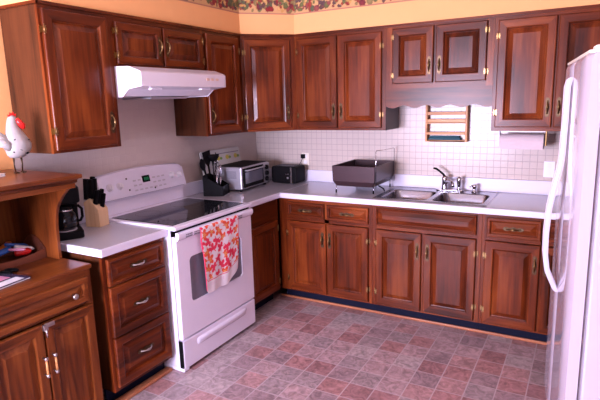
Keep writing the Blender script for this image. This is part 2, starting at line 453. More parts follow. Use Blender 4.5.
def door(cab, x, z, w, h, hinge='l', handle='top', mats=WP, dark=False, hz=(.10, .10), pull=True, hz_top=None, st=.055):
    d = obj('door', panel_mesh(w, h, st=st), mats, cab, loc=(x, -.001, z))
    if hinge:
        hx = 0 if hinge == 'l' else w
        for zz in (hz[0], h-hz[1]):
            obj('hinge', HINGE, None, d, loc=(hx, 0, zz), rot=(0, 0 if hinge == 'l' else PI, 0))
    if pull and handle:
        px = w-.027 if hinge == 'l' else .027
        pz = h-.13 if handle == 'top' else .13
        if h < .45: pz = .12 if handle != 'top' else h-.12
        obj('handle', PULLD if dark else PULL, None, d, loc=(px, -.0195, pz))
    return d
def drawer(cab, x, z, w, h, mats=WP, pull=True, dark=False, st=.022):
    d = obj('drawer', panel_mesh(w, h, st=st, horiz=True), mats, cab, loc=(x, -.001, z))
    if pull: obj('handle', PULLD if dark else PULL, None, d, loc=(w/2, -.0195, h/2), rot=(0, PI/2, 0))
    return d

def carcass(cab, W, D, z0, z1, frames, mats=WP, top=True, bottom=True, side_mat=None):
    """box of panels plus a face frame; frames: list of (x0,x1,z0,z1,horizontal)"""
    T = .016
    m = MB()
    m.box(0, T, .018, D, z0, z1, 2).box(W-T, W, .018, D, z0, z1, 2).box(T, W-T, D-.008, D, z0, z1, 2)
    if bottom: m.box(T, W-T, .018, D-.008, z0, z0+T, 2)
    if top: m.box(T, W-T, .018, D-.008, z1-T, z1, 2)
    obj('carcass', m, list(mats)+[side_mat or WE], cab)
    m = MB()
    for (a, b, c, d, hz) in frames: m.box(a, b, 0, .018, c, d, 1 if hz else 0)
    obj('face_frame', m, mats, cab)

def frame_std(W, z0, z1, mids=(), rails=(), sl=.04, sr=.04, rb=.035, rtp=.04):
    fr = [(0, sl, z0, z1, 0), (W-sr, W, z0, z1, 0), (sl, W-sr, z0, z0+rb, 1), (sl, W-sr, z1-rtp, z1, 1)]
    for a, b in mids: fr.append((a, b, z0+rb, z1-rtp, 0))
    for a, b in rails: fr.append((sl, W-sr, a, b, 1))
    return fr

# ---- wall cabinets (local x along the face from left to right, local -y out of the face)
L90 = PI/2
def onleft(y): return (du, y, 0)
g = None
# left end cabinet
W = .45; C1 = thing('wall_cabinet', 'tall single-door wall cabinet at the far left, left of the range hood', 'cabinet', onleft(yE), L90)
carcass(C1, W, du-.005, zb, zt-.008, frame_std(W, zb, zt-.008, sr=.045, rb=.03))
door(C1, .012, 1.408, .398, .712, 'l', 'bottom', hz=(.10, .10))
# cabinet over hood
y0 = -1.905; W = .815
C2 = thing('wall_cabinet', 'short two-door wall cabinet directly above the white range hood', 'cabinet', onleft(y0), L90)
carcass(C2, W, du-.005, 1.858, zt-.008, frame_std(W, 1.858, zt-.008, mids=[(.375, .42)], sl=.03, sr=.03, rb=.02))
door(C2, .02, 1.872, .37, .237, 'l', 'mid', hz=(.05, .05), st=.045)
door(C2, .405, 1.872, .385, .237, 'r', 'mid', hz=(.05, .05), pull=True, st=.045)
# cabinet right of the hood
y0 = -1.09; W = 1.09-c_
C3 = thing('wall_cabinet', 'single-door wall cabinet between the range hood and the angled corner cabinet', 'cabinet', onleft(y0), L90)
carcass(C3, W, du-.005, zb, zt-.008, frame_std(W, zb, zt-.008, sl=.03, sr=.04, rb=.03))
door(C3, .016, 1.408, .39, .712, 'r', 'bottom')
# diagonal corner cabinet
C4 = thing('corner_wall_cabinet', 'angled single-door wall cabinet across the room corner', 'cabinet', (du, -c_, 0), PI/4)
Wd = (c_-du)*math.sqrt(2)
q = 1/math.sqrt(2)
def tolocal(x, y):
    dx, dy = x-du, y+c_
    return (dx*q+dy*q, -dx*q+dy*q)
body = [tolocal(*p) for p in ((du+.001, -c_+.001), (c_-.001, -du-.0), (c_-.001, -.005), (.005, -.005), (.005, -c_+.001))]
fr4 = body[:]
cm = MB().prism([(a, max(b, .018)) if i < 2 else (a, b) for i, (a, b) in enumerate(body)], 2, zb, zt-.008, 2)
obj('carcass', cm, [WV, WH, WE], C4)
m = MB()
for a in frame_std(Wd, zb, zt-.008, sl=.03, sr=.045, rb=.03): m.box(a[0], a[1], 0, .018, a[2], a[3], a[4])
obj('face_frame', m, WP, C4)
door(C4, .020, 1.412, .375, .705, 'l', 'bottom')
# back wall pair
def onback(x): return (x, -du, 0)
W = 1.408-c_
C5 = thing('wall_cabinet', 'tall two-door wall cabinet on the back wall, right of the angled corner cabinet', 'cabinet', onback(c_))
carcass(C5, W-.001, du-.005, zb, zt-.008, frame_std(W-.001, zb, zt-.008, mids=[(.36, .41)], sl=.035, sr=.04, rb=.03), side_mat=GREYB)
door(C5, .022, 1.412, .355, .705, 'l', 'bottom')
door(C5, .388, 1.412, .357, .705, 'r', 'bottom')
# over the sink
x0 = 1.408; W = 2.168-x0
C6 = thing('wall_cabinet', 'short two-door wall cabinet with scalloped valance above the sink', 'cabinet', onback(x0))
carcass(C6, W-.001, du-.005, 1.70, zt-.008, frame_std(W-.001, 1.70, zt-.008, mids=[(.34, .385)], sl=.05, sr=.045, rb=.04, rtp=.02))
door(C6, .052, 1.735, .302, .390, 'l', 'mid', hz=(.06, .06))
door(C6, .372, 1.735, .342, .390, 'r', 'mid', hz=(.06, .06))
pts = [(0, 1.70), (0, 1.575)]
N = 60
for i in range(N+1):
    t = i/N; x = .0+t*(W-.0)
    zz = 1.567+.010*math.cos(2*PI*4.5*(t-.18))
    pts.append((x, zz))
pts = pts[:1]+pts[2:]+[(W-.001, 1.70)]
obj('valance', MB().prism(pts, 1, .0, .018, 0), WH, C6)
# right tall pair (partly behind the fridge)
x0 = 2.168; W = .76
C7 = thing('wall_cabinet', 'tall two-door wall cabinet above the paper towel holder, beside the refrigerator', 'cabinet', onback(x0))
carcass(C7, W, du-.005, zb, zt-.008, frame_std(W, zb, zt-.008, mids=[(.36, .40)], sl=.03, sr=.04, rb=.035), side_mat=WE)
door(C7, .024, 1.418, .348, .70, 'l', 'bottom')
door(C7, .384, 1.418, .35, .70, 'r', 'bottom')

# ---- base cabinets
zt2 = .874; zk = .100
def toe(cab, W, D=.5, ins=.075):
    obj('toe_kick', bx(0, W, ins, ins+.016, 0.0, zk), NAVY, cab)
def onleftb(y): return (.613, y, 0)
# drawer unit left
y0 = -2.365; W = .445
B0 = thing('base_cabinet', 'three-drawer base cabinet left of the white range', 'cabinet', onleftb(y0), L90)
carcass(B0, W, .605, zk, zt2, frame_std(W, zk, zt2, rails=[(.675, .70), (.385, .41)], rb=.03, rtp=.03), top=False)
drawer(B0, .022, .700, .405, .148, dark=True, st=.02)
drawer(B0, .022, .412, .405, .280, dark=True, st=.045)
drawer(B0, .022, .124, .405, .280, dark=True, st=.045)
toe(B0, W)
# blind corner
y0 = -1.103; W = 1.103-.64
B1 = thing('base_cabinet', 'single-door base cabinet between the range and the inside corner', 'cabinet', onleftb(y0), L90)
carcass(B1, W+.45, .605, zk, zt2, [(0, .045, zk, zt2, 0), (W-.03, W, zk, zt2, 0), (.045, W-.03, zk, .135, 1), (.045, W-.03, .700, zt2, 1)], top=False)
door(B1, .03, .118, .40, .585, 'r', None, hz=(.07, .07))
toe(B1, W+.002)
# back run
def onbackb(x): return (x, -.61, 0)
x0 = .6145; W = 1.413-x0
B2 = thing('base_cabinet', 'base cabinet with two drawers over two doors, left of the sink', 'cabinet', onbackb(x0))
carcass(B2, W-.001, .60, zk, zt2, [(0, .08, zk, zt2, 0), (W-.035, W-.001, zk, zt2, 0), (.08, W-.035, zk, .13, 1), (.08, W-.035, zt2-.03, zt2, 1), (.08, W-.035, .695, .725, 1), (.405, .445, .13, zt2-.03, 0)], top=False)
drawer(B2, .078, .722, .330, .122); drawer(B2, .432, .722, .340, .122)
door(B2, .075, .114, .345, .578, 'l', 'top'); door(B2, .428, .114, .342, .578, 'r', 'top')
toe(B2, W)
x0 = 1.414; W = 2.187-x0
B3 = thing('base_cabinet', 'sink base cabinet with one wide false drawer front over two doors', 'cabinet', onbackb(x0))
carcass(B3, W-.001, .60, zk, zt2, [(0, .035, zk, zt2, 0), (W-.035, W-.001, zk, zt2, 0), (.035, W-.035, zk, .13, 1), (.035, W-.035, zt2-.02, zt2, 1), (.035, W-.035, .695, .725, 1), (.36, .40, .13, .695, 0)], top=False)
drawer(B3, .033, .722, .705, .134, pull=False, st=.012)
door(B3, .029, .114, .341, .578, 'l', 'top'); door(B3, .388, .114, .352, .578, 'r', 'top')
toe(B3, W)
x0 = 2.188; W = .742
B4 = thing('base_cabinet', 'base cabinet right of the sink, its right side behind the refrigerator', 'cabinet', onbackb(x0))
carcass(B4, W, .60, zk, zt2, frame_std(W, zk, zt2, mids=[(.355, .385)], rails=[(.695, .725)], rb=.03, rtp=.03, sl=.03), top=False)
drawer(B4, .030, .722, .325, .128); drawer(B4, .378, .722, .325, .128)
door(B4, .022, .114, .335, .578, 'l', 'top'); door(B4, .368, .114, .335, .578, 'r', 'top')
toe(B4, W)

# ------------------------------------------------------------------ countertops
def slab(name, label, mb, lips, loc=(0,0,0), edge=None):
    o = obj(name, mb, [LAM, LAME], loc=loc, bevel=.006, seg=3)
    tag(o, label, 'countertop')
    obj('backsplash_lip', lips, LAME, o, bevel=.004)
    if edge: obj('front_edge', edge, LAME, o, bevel=.007, seg=3)
    return o
zc0, zc1 = .8745, .914
m = MB().box(.006, .626, -2.376, -1.913, zc0, zc1)
slab('countertop', 'short pale laminate countertop left of the range, under the knife block', m, bx(.006, .026, -2.382, -1.913, zc1, 1.016),
     edge=MB().box(.626, .642, -2.384, -1.913, zc0-.002, zc1).box(.006, .626, -2.384, -2.376, zc0-.002, zc1))
SX0, SX1, SY0, SY1 = 1.402, 2.205, -.585, -.072
m = MB().box(.006, .626, -1.105, -.006, zc0, zc1).box(.626, SX0+.02, -.626, -.006, zc0, zc1).box(SX1-.02, 2.95, -.626, -.006, zc0, zc1)
m.box(SX0+.02, SX1-.02, -.626, SY0+.02, zc0, zc1).box(SX0+.02, SX1-.02, SY1-.02, -.006, zc0, zc1)
slab('countertop', 'long L-shaped laminate countertop from the range round the corner past the sink', m,
     MB().box(.006, .026, -1.105, -.006, zc1, 1.016).box(.026, 2.95, -.026, -.006, zc1, 1.016),
     edge=MB().box(.626, .642, -1.105, -.642, zc0-.002, zc1).box(.626, 2.95, -.642, -.626, zc0-.002, zc1))

# ------------------------------------------------------------------ sink and faucet
SK = thing('kitchen_sink', 'double bowl stainless steel sink set into the countertop', 'sink', (SX0, SY0, zc1))
sw, sd = SX1-SX0, SY1-SY0
def rrect(x0, x1, y0, y1, r, n=5):
    p = []
    for cx, cy, a0 in ((x1-r, y1-r, 0), (x0+r, y1-r, 90), (x0+r, y0+r, 180), (x1-r, y0+r, 270)):
        for i in range(n+1):
            a = R(a0+90*i/n); p.append((cx+r*math.cos(a), cy+r*math.sin(a)))
    return p
bowls = [(.040, .385, .035, .40), (.420, .768, .035, .40)]
def bowl(x0, x1, y0, y1, nm):
    m = MB(); rs = []
    for ins, r, z in ((0, .05, .004), (.004, .05, -.002), (.010, .055, -.08), (.022, .06, -.145), (.05, .06, -.158), (.12, .04, -.162), ):
        rs.append([(a, b, z) for a, b in rrect(x0+ins, x1-ins, y0+ins, y1-ins, r)])
    m.rings(rs, 0, True, caps=False)
    n = len(rs[0]); m.f.append(tuple(range(5*n, 6*n))); m.m.append(0); m.s.append(False)
    o = obj('bowl', m, STEEL, SK)
    s = o.modifiers.new('solid', 'SOLIDIFY'); s.thickness = .0012; s.offset = -1
    cx, cy = (x0+x1)/2, (y0+y1)/2
    obj('drain', MB().lathe([(0, .001), (.028, .001), (.042, .003), (.044, .0)], (cx, cy, -.163), 'z', 20), CHR, o)
for b in bowls: bowl(*b, '')
# rim deck with two openings, made of strips following the bowl outlines
m = MB()
def deck(x0, x1, y0, y1, b):
    inner = rrect(b[0], b[1], b[2], b[3], .05)
    cx, cy = (b[0]+b[1])/2, (b[2]+b[3])/2
    outer = []
    for (a, c) in inner:
        dx, dy = a-cx, c-cy
        t = min((x1-cx)/dx if dx > 1e-6 else 9e9, (x0-cx)/dx if dx < -1e-6 else 9e9, (y1-cy)/dy if dy > 1e-6 else 9e9, (y0-cy)/dy if dy < -1e-6 else 9e9)
        outer.append((cx+dx*t, cy+dy*t))
    # snap nearest samples to the corners
    for X, Y in ((x0, y0), (x1, y0), (x1, y1), (x0, y1)):
        k = min(range(len(outer)), key=lambda i: (outer[i][0]-X)**2+(outer[i][1]-Y)**2); outer[k] = (X, Y)
    rs = [[(a, c, .004) for a, c in outer], [(a, c, .004) for a, c in inner]]
    m.rings(rs, 0, False, caps=False)
xm = (bowls[0][1]+bowls[1][0])/2
deck(0.012, xm, .012, .501, bowls[0]); deck(xm, sw-.012, .012, .501, bowls[1])
rim = [[(0, 0, 0), (sw, 0, 0), (sw, sd, 0), (0, sd, 0)], [(.004, .004, .005), (sw-.004, .004, .005), (sw-.004, sd-.004, .005), (.004, sd-.004, .005)],
       [(.012, .012, .004), (sw-.012, .012, .004), (sw-.012, .501, .004), (.012, .501, .004)]]
m.rings(rim, 0, False, caps=False)
obj('rim', m, STEEL, SK)

FX, FY = 1.86, -.108
FZ = zc1+.005
FC = thing('faucet', 'chrome single-lever kitchen faucet behind the sink', 'faucet', (FX, FY, FZ))
obj('base_plate', MB().prism(rrect(-.11, .10, -.025, .025, .024), 2, 0, .010), CHR, FC, bevel=.003)
obj('body', MB().lathe([(.026, .010), (.024, .02), (.022, .07), (.024, .085), (.022, .105), (.014, .114), (0, .117)], (-.045, 0, 0), 'z', 20), CHR, FC)
lv = MB().tube([(-.045, 0, .110), (-.060, -.004, .128), (-.085, -.010, .150), (-.110, -.014, .168), (-.132, -.018, .173)], [.008, .0085, .008, .0085, .007], 10)
obj('lever', lv, BLK, FC)
sp = [(-.045, -.012, .065)]+[(-.045+.010*i, -.015-.030*i, .075+.010*math.sin(PI*i/6)) for i in range(1, 6)]+[(.008, -.185, .055), (.009, -.188, .045)]
obj('spout', MB().tube([(-.04, -.01, .06), (-.015, -.045, .078), (.01, -.08, .088), (.03, -.115, .086), (.045, -.14, .076), (.05, -.148, .055)], [.014, .013, .012, .012, .012, .012], 12), CHR, FC)
obj('side_sprayer', MB().lathe([(.018, .010), (.014, .02), (.012, .035), (.016, .055), (.018, .085), (.017, .100), (.010, .110), (0, .112)], (.062, 0, 0), 'z', 16), CHR, FC)
SD = thing('soap_dispenser', 'small chrome soap dispenser right of the faucet', 'soap dispenser', (2.035, -.105, FZ))
obj('base', MB().lathe([(.020, 0), (.020, .005), (.014, .01), (.013, .035), (.018, .038), (.018, .052), (.008, .058), (0, .058)], (0, 0, 0), 'z', 16), CHR, SD)
obj('nozzle', MB().tube([(0, 0, .048), (-.02, -.018, .048), (-.028, -.024, .042)], .006, 8), CHR, SD)

# ------------------------------------------------------------------ dish rack
DR = thing('dish_rack', 'dark brown dish drainer bin on wire legs left of the sink', 'dish rack', (1.035, -.485, TZ))
W, D = .345, .44
def trough():
    m = MB(); zb0, zm, ztp = .055, .095, .215
    # tapered bin: outer then inner skin
    def ring(ins, z): return [(ins, ins, z), (W-ins, ins, z), (W-ins, D-ins, z), (ins, D-ins, z)]
    rs = [ring(.022, zb0), ring(.0, zm), ring(-.004, ztp), ring(.002, ztp), ring(.006, zm), ring(.026, zb0+.006)]
    m.rings(rs, 0, False, caps=False)
    m.f.append((3, 2, 1, 0)); m.m.append(0); m.s.append(False)
    n = 20; m.f.append((n, n+1, n+2, n+3)); m.m.append(0); m.s.append(False)
    return m
obj('bin', trough(), RACKB, DR, bevel=.002)
for x, y in ((.02, .02), (W-.03, .06), (.03, D-.03), (W-.02, D-.03)):
    lg = obj('leg', MB().tube([(x, y, .056), (x, y, .0)], .0035, 8), CHR, DR)
    obj('foot', MB().lathe([(.006, 0), (.006, .022), (.004, .028)], (x, y, 0), 'z', 10), BLK, lg)
wr = MB().tube([(W+.005, .02, .05), (W+.005, .02, .325), (W+.008, .03, .335), (W+.0, D*.5, .325), (W+.002, D-.01, .320), (W+.005, D-.005, .315), (W+.005, D, .05)], .0028, 8)
obj('wire_frame', wr, CHR, DR)
sp = MB()
for i in range(5):
    x = .05+.06*i; sp.tube([(x, .12, .065), (x, .12, .14), (x+.008, .16, .15), (x+.008, .2, .14), (x, .2, .065)], .002, 6)
obj('plate_wires', sp, RACKB, DR)
obj('drain_spout', MB().tube([(W-.02, .15, .05), (W+.03, .12, .035), (W+.045, .10, .020)], [.006, .006, .005], 8), BLK, DR)

# ------------------------------------------------------------------ range
RG = thing('electric_range', 'white freestanding electric range with black glass cooktop', 'stove', (.655, -1.905, 0), L90)
W = .793
m = MB().box(0, W, .0, .60, .03, .90).box(.02, W-.02, .03, .55, 0, .03)
m.box(-.001, .03, -.03, .02, 0.004, .028).box(0, .05, -.032, .35, .004, .03)
obj('body', m, WHITE, RG, bevel=.004)
# door
dr = MB()
dw0, dw1, dz0, dz1 = .008, W-.008, .213, .862
wx = (.115, .655, .425, .715)
P = [(dw0, dz0), (dw1, dz0), (dw1, dz1), (dw0, dz1)]
inner = rrect(wx[0], wx[1], wx[2], wx[3], .03)
outer = []
cx, cz = (wx[0]+wx[1])/2, (wx[2]+wx[3])/2
for a, c in inner:
    dx, dy = a-cx, c-cz
    t = min((dw1-cx)/dx if dx > 1e-6 else 9e9, (dw0-cx)/dx if dx < -1e-6 else 9e9, (dz1-cz)/dy if dy > 1e-6 else 9e9, (dz0-cz)/dy if dy < -1e-6 else 9e9)
    outer.append((cx+dx*t, cz+dy*t))
for X, Y in P:
    k = min(range(len(outer)), key=lambda i: (outer[i][0]-X)**2+(outer[i][1]-Y)**2); outer[k] = (X, Y)
dr.rings([[(a, -.004, c) for a, c in outer], [(a, -.028, c) for a, c in outer], [(a+(.004 if a < cx else -.004), -.032, c+(.004 if c < cz else -.004)) for a, c in outer],
          [(a, -.032, c) for a, c in inner], [(a, -.022, c) for a, c in inner]], 0, False, caps=False)
D_ = obj('oven_door', dr, WHITE, RG)
obj('oven_window', MB().prism(inner, 1, -.023, -.012), DKG, D_)
# full-width handle band with the vent slots under it
hp = []
for y, z in ((-.030, .835), (-.044, .842), (-.054, .856), (-.056, .874), (-.050, .886), (-.030, .889)): hp.append((y, z))
hb = MB().prism(hp, 0, .012, W-.012, 0, True)
obj('handle', hb, WHITE, D_, bevel=.002)
vs = MB()
for x0_, x1_ in ((.075, .135), (.150, .205), (.30, .36), (.375, .435), (.535, .585), (.60, .65)):
    for k in range(2):
        zz = .850+.013*k
        n_ = 4
        for j in range(n_):
            a = x0_+(x1_-x0_)*j/n_; vs.box(a, a+(x1_-x0_)/n_*.72, -.0565-.0005*k, -.050, zz, zz+.0075)
obj('vent_slots', vs, GREYP, D_)
obj('door_gap_strip', bx(.004, W-.004, -.012, .0, .864, .905), BLK, RG)
# bottom drawer with a long grip moulding
m = MB().box(.008, W-.008, -.032, -.002, .018, .203)
dwr = obj('storage_drawer', m, WHITE, RG, bevel=.006, seg=3)
obj('seam', bx(.0005, .0075, -.029, -.002, .02, .204), BLK, RG)
gp = []
for i in range(25):
    t = i/24; x = .13+t*.55; e = 1-abs(2*t-1)**6
    gp.append([(x, -.030, .125), (x, -.030-.010*e, .135), (x, -.030-.020*e, .160), (x, -.030-.020*e, .170), (x, -.030-.004*e, .177), (x, -.028, .178)])
obj('grip', MB().rings(gp, 0, True, caps=True), WHITE, dwr)
# cooktop
ck = MB().box(-.002, W+.002, -.042, .60, .902, .925)
obj('cooktop_frame', ck, WHITE, RG, bevel=.007, seg=3)
gl = obj('glass_top', bx(.035, W-.035, .006, .525, .920, .9285), BLKG, RG, bevel=.002)
for (x, y, r) in ((.22, .15, .105), (.57, .15, .085), (.22, .39, .085), (.57, .39, .105)):
    n = 48; rs = []
    for rr in (r-.004, r-.001): rs.append([(x+rr*math.cos(2*PI*j/n), y+rr*math.sin(2*PI*j/n), .9288) for j in range(n)])
    obj('burner_ring', MB().rings(rs, 0, False, caps=False), GLINE, gl)
# backguard: arched top, tilted control face
def bgtop(t): return 1.188+.022*(1-(2*t-1)**2)-.018*(max(0, abs(2*t-1)-.9)/.1)**2
N = 40; rs = []
for i in range(N+1):
    t = i/N; x = t*(W-.01)+.005; T = bgtop(t)
    rs.append([(x, .642, .925), (x, .642, T-.01), (x, .630, T), (x, .600, T-.004), (x, .5945, T-.010), (x, .592, 1.165), (x, .560, 1.040), (x, .562, 1.030), (x, .596, 1.020), (x, .598, .925)])
bg = obj('backguard', MB().rings(rs, 0, True), WHITE, RG)
md = bg.modifiers.new('es', 'EDGE_SPLIT'); md.split_angle = R(35)
# control face runs from (y=.560,z=1.04) to (y=.592,z~1.16)
tl = math.atan2(.032, .125)
def face_pt(x, k, o=0):   # k 0..1 up the face
    y = .560+.032*k; z = 1.040+.125*k
    return (x, y-o*math.cos(tl), z+o*math.sin(tl)-.0)
KM = MB().lathe([(.024, 0), (.024, .004), (.019, .006), (.017, .022), (.015, .025), (0, .025)], (0, 0, 0), 'z', 24)
KM.box(-.0035, .0035, -.019, .019, .010, .030)
KMm = KM.mesh('knob', [KNOBW])
for (x, k) in ((.082, .55), (.165, .55), (.655, .62), (.735, .60)):
    o = obj('knob', KMm, None, bg, loc=face_pt(x, k, 0), rot=(PI/2-tl, 0, 0))
for x, k in ((.285-.05, .85), (.285-.045, .25), (.47, .1)):
    mkr = MB(); p = face_pt(x, k, .0008); mkr.box(x-.005, x+.005, p[1]-.002, p[1]+.004, p[2]-.005, p[2]+.005)
    obj('indicator_light', mkr, BLK, bg)
p = face_pt(0, .68, .001)
dsp = MB()
a, b = face_pt(.375, .5, .002), face_pt(.375, .86, .002)
dsp.add([(.372, a[1], a[2]), (.440, a[1], a[2]), (.440, b[1], b[2]), (.372, b[1], b[2]), (.372, a[1]+.006, a[2]), (.440, a[1]+.006, a[2]), (.440, b[1]+.006, b[2]), (.372, b[1]+.006, b[2])], [(0,1,2,3), (4,7,6,5), (0,4,5,1), (3,2,6,7), (0,3,7,4), (1,5,6,2)])
dd = obj('display', dsp, BLK, bg)
a, b = face_pt(.39, .60, .003), face_pt(.39, .76, .003)
lm = MB()
for i in range(4):
    x = .388+i*.011; lm.add([(x, a[1], a[2]), (x+.007, a[1], a[2]), (x+.007, b[1], b[2]), (x, b[1], b[2])], [(0,1,2,3)])
obj('clock_digits', lm, LED, dd)
PGP = plain('pale_grey_print', (.58, .54, .62), .5, noise=.02)
for i in range(7):
    for k in range(3):
        x = .285+i*.045
        if .36 < x < .455 and k > 0: continue
        a, b = face_pt(x, .12+.26*k, .0008), face_pt(x, .20+.26*k, .0008)
        obj('touch_button', MB().add([(x, a[1], a[2]), (x+.028, a[1], a[2]), (x+.028, b[1], b[2]), (x, b[1], b[2])], [(0,1,2,3)]), PGP, bg)

# ------------------------------------------------------------------ towel
def towel():
    rnd = random.Random(11)
    nu, nv = 110, 170
    leaves = []
    sx = .078
    for r in range(8):
        for c in range(7):
            leaves.append((c*sx+(r % 2)*sx/2-.01+rnd.uniform(-.008, .008), r*.066+rnd.uniform(-.006, .006), rnd.uniform(0, 2*PI), rnd.uniform(.041, .049), rnd.random()))
    Wt, Ht = .40, .50
    vs = []; cl = []
    for j in range(nv+1):
        v = j/nv; d = v*Ht         # distance along the cloth, 0 behind the handle top
        for i in range(nu+1):
            u = i/nu
            yl = .198+(.588-.198)*u
            if d < .03:   # passes over the handle
                a = PI*d/.03*.5; y = -.053-.006*math.sin(a)-.010*u*0; z = .868+.014*math.cos(a)+.0; y = -.036-.028*math.sin(a)
                x = yl
            else:
                t = (d-.03)/(Ht-.03)
                zb_ = .432 if u < .62 else .432+(u-.62)/.38*.075
                zb_ += .03*max(0, .06-u)/.06
                xb = .235+(.582-.235)*u
                k = t**1.3; x = yl*(1-k)+xb*k
                x -= .010*math.exp(-((t-.22)/.12)**2)*max(0, 1-u*6)
                z = .868*(1-t)+zb_*t
                y = -.064+.018*t-.006*t*math.sin(u*9+1.0)-.004*math.sin(u*19+t*3)*t-.004*math.sin(t*PI)
            vs.append((x, y, z))
            uu, dd_ = u*Wt, d
            c3 = (.86, .78, .82)
            if .405 < dd_ < .411 or (u < .012) or (u > .988): c3 = (.78, .06, .14)
            elif dd_ < .398:
                for (lx, ly, an, rr, pick) in leaves:
                    dx, dy = uu-lx, dd_-ly
                    if abs(dx) > rr*1.05 or abs(dy) > rr*1.05: continue
                    q = math.hypot(dx, dy); th = (math.atan2(dy, dx)-an+PI) % (2*PI)-PI
                    if abs(th) > 2.3: lim = .16*rr
                    else: lim = rr*(.46+.56*abs(math.cos(th*2.5))**.9)*(1-.08*abs(th))
                    if q < lim:
                        c3 = (.82, .03, .09) if pick < .55 else (.86, .10, .04)
                        if q < lim*.45 and pick > .5: c3 = (.86, .34, .10)
            elif dd_ > .425 and dd_ < .45 and .06 < uu < .22 and int(uu*160) % 3 == 0: c3 = (.80, .62, .72)
            cl += [*c3, 1]
    fs = [(j*(nu+1)+i, j*(nu+1)+i+1, (j+1)*(nu+1)+i+1, (j+1)*(nu+1)+i) for j in range(nv) for i in range(nu)]
    me = bpy.data.meshes.new('dish_towel'); me.from_pydata(vs, [], [f_[::-1] for f_ in fs]); me.materials.append(CLOTH)
    for p in me.polygons: p.use_smooth = True
    at = me.color_attributes.new('pattern', 'FLOAT_COLOR', 'POINT'); at.data.foreach_set('color', cl)
    o = bpy.data.objects.new('dish_towel', me); COL.objects.link(o); o.location = (.655, -1.905, 0); o.rotation_euler = (0, 0, L90)
    s = o.modifiers.new('solid', 'SOLIDIFY'); s.thickness = .003; s.offset = 0
    tag(o, 'white dish towel with red and orange leaves hanging over the oven door', 'towel')
towel()

# ------------------------------------------------------------------ range hood
HD = thing('range_hood', 'white under-cabinet range hood above the stove', 'range hood', (0, -1.903, 1.66), L90)
W = .78
# local y = -(world x)
def hx(x): return -x
side = [(-.006, .012), (-.006, .196), (-.330, .196), (-.435, .192), (-.515, .165), (-.528, .155), (-.528, .078), (-.420, .064), (-.365, .020)]
hood = MB()
n = len(side)
A = [(0.0, y, z) for y, z in side]; B = [(W, y, z) for y, z in side]
front = MB()
# outer shell: top, front, sides with open bottom
sh = MB()
sh.prism([(y, z) for y, z in side], 0, 0, .004)
sh.prism([(y, z) for y, z in side], 0, W-.004, W)
tp = [(-.006, .196), (-.330, .196), (-.435, .192), (-.515, .165), (-.528, .155), (-.528, .078)]
rs = [[(x, y, z) for y, z in tp] for x in (.0, W)]
for i in range(len(tp)-1):
    a, b = tp[i], tp[i+1]
    nx, nz = (b[1]-a[1]), -(b[0]-a[0])
    sh.add([(0, *a), (W, *a), (W, *b), (0, *b)], [(0, 3, 2, 1)], 0, False)
# underside pan, slanted
sh.add([(0.004, -.528, .078), (W-.004, -.528, .078), (W-.004, -.420, .064), (.004, -.420, .064), (.004, -.365, .024), (W-.004, -.365, .024), (W-.004, -.006, .015), (.004, -.006, .015)],
       [(0, 3, 2, 1), (3, 4, 5, 2), (4, 7, 6, 5)], 0)
hd = obj('hood_shell', sh, HOODW, HD)
obj('light_lens', MB().prism(rrect(.14, .24, -.455, -.425, .012), 2, .062, .070), KNOBW, HD)
obj('light_lens', MB().prism(rrect(.60, .70, -.455, -.425, .012), 2, .062, .070), KNOBW, HD)
obj('grease_filter', bx(.25, .58, -.34, -.08, .008, .0175), SILV, HD)
SWM = plain('almond_switch', (.74, .52, .42), .4, noise=.02)
for x in (.57, .615, .665): obj('switch', MB().prism(rrect(x, x+.03, .118, .134, .006), 1, -.5275, -.532), SWM, HD)

# ------------------------------------------------------------------ refrigerator
FR = thing('refrigerator', 'white side-by-side refrigerator at the right edge, seen nearly edge-on', 'refrigerator', (2.630, -1.10, 0), R(-83.4))
FW_, FH = .86, 1.775
obj('cabinet_body', MB().box(.004, FW_-.004, .075, .76, .02, FH-.012), FRIDGE, FR, bevel=.008)
obj('gasket', bx(.012, FW_-.012, .060, .075, .09, FH-.02), plain('gasket_grey', (.35, .30, .34), .6, noise=.02), FR)
def fdoor(x0, x1):
    # softly bowed door front
    N = 14; rs = []
    for i in range(N+1):
        t = i/N; x = x0+(x1-x0)*t; e = (abs(2*t-1))
        y = .0+.020*e**6
        rs.append([(x, .060, .085), (x, y+.004, .085), (x, y, .092), (x, y, FH-.03), (x, y+.006, FH-.012), (x, y+.016, FH-.004), (x, .060, FH-.002)])
    o = obj('door', MB().rings(rs, 0, True), FRIDGE, FR)
    e = o.modifiers.new('es', 'EDGE_SPLIT'); e.split_angle = R(50)
    return o
fd1 = fdoor(0, .375); fd2 = fdoor(.382, FW_)
def fhandle(d, x, w):
    rs = []
    prof = [(1.70, .0), (1.69, .010), (1.66, .016), (1.5, .016), (1.36, .018), (1.30, .024), (1.22, .040), (1.12, .056), (1.0, .062), (.90, .060), (.82, .048), (.77, .026), (.735, .010), (.725, .0)]
    for z, o_ in prof:
        th = .014
        rs.append([(x, -o_-.002, z), (x+w*.2, -o_-.008, z), (x+w*.8, -o_-.008, z), (x+w, -o_-.002, z), (x+w, -max(o_-th, -.004), z), (x, -max(o_-th, -.004), z)])
    h = obj('handle', MB().rings(rs, 0, True), FRIDGE, d)
    e = h.modifiers.new('es', 'EDGE_SPLIT'); e.split_angle = R(40)
fhandle(fd1, .335, .022); fhandle(fd2, .400, .022)
obj('top_cap', MB().box(.01, FW_-.01, .010, .060, FH-.006, FH+.006), CREAM, FR, bevel=.004)
obj('hinge_cover', MB().box(FW_-.09, FW_-.01, .03, .14, FH-.01, FH+.022), CREAM, FR, bevel=.006)
obj('kick_grille', MB().box(.01, FW_-.01, .03, .075, 0.0, .075), GREYP, FR)

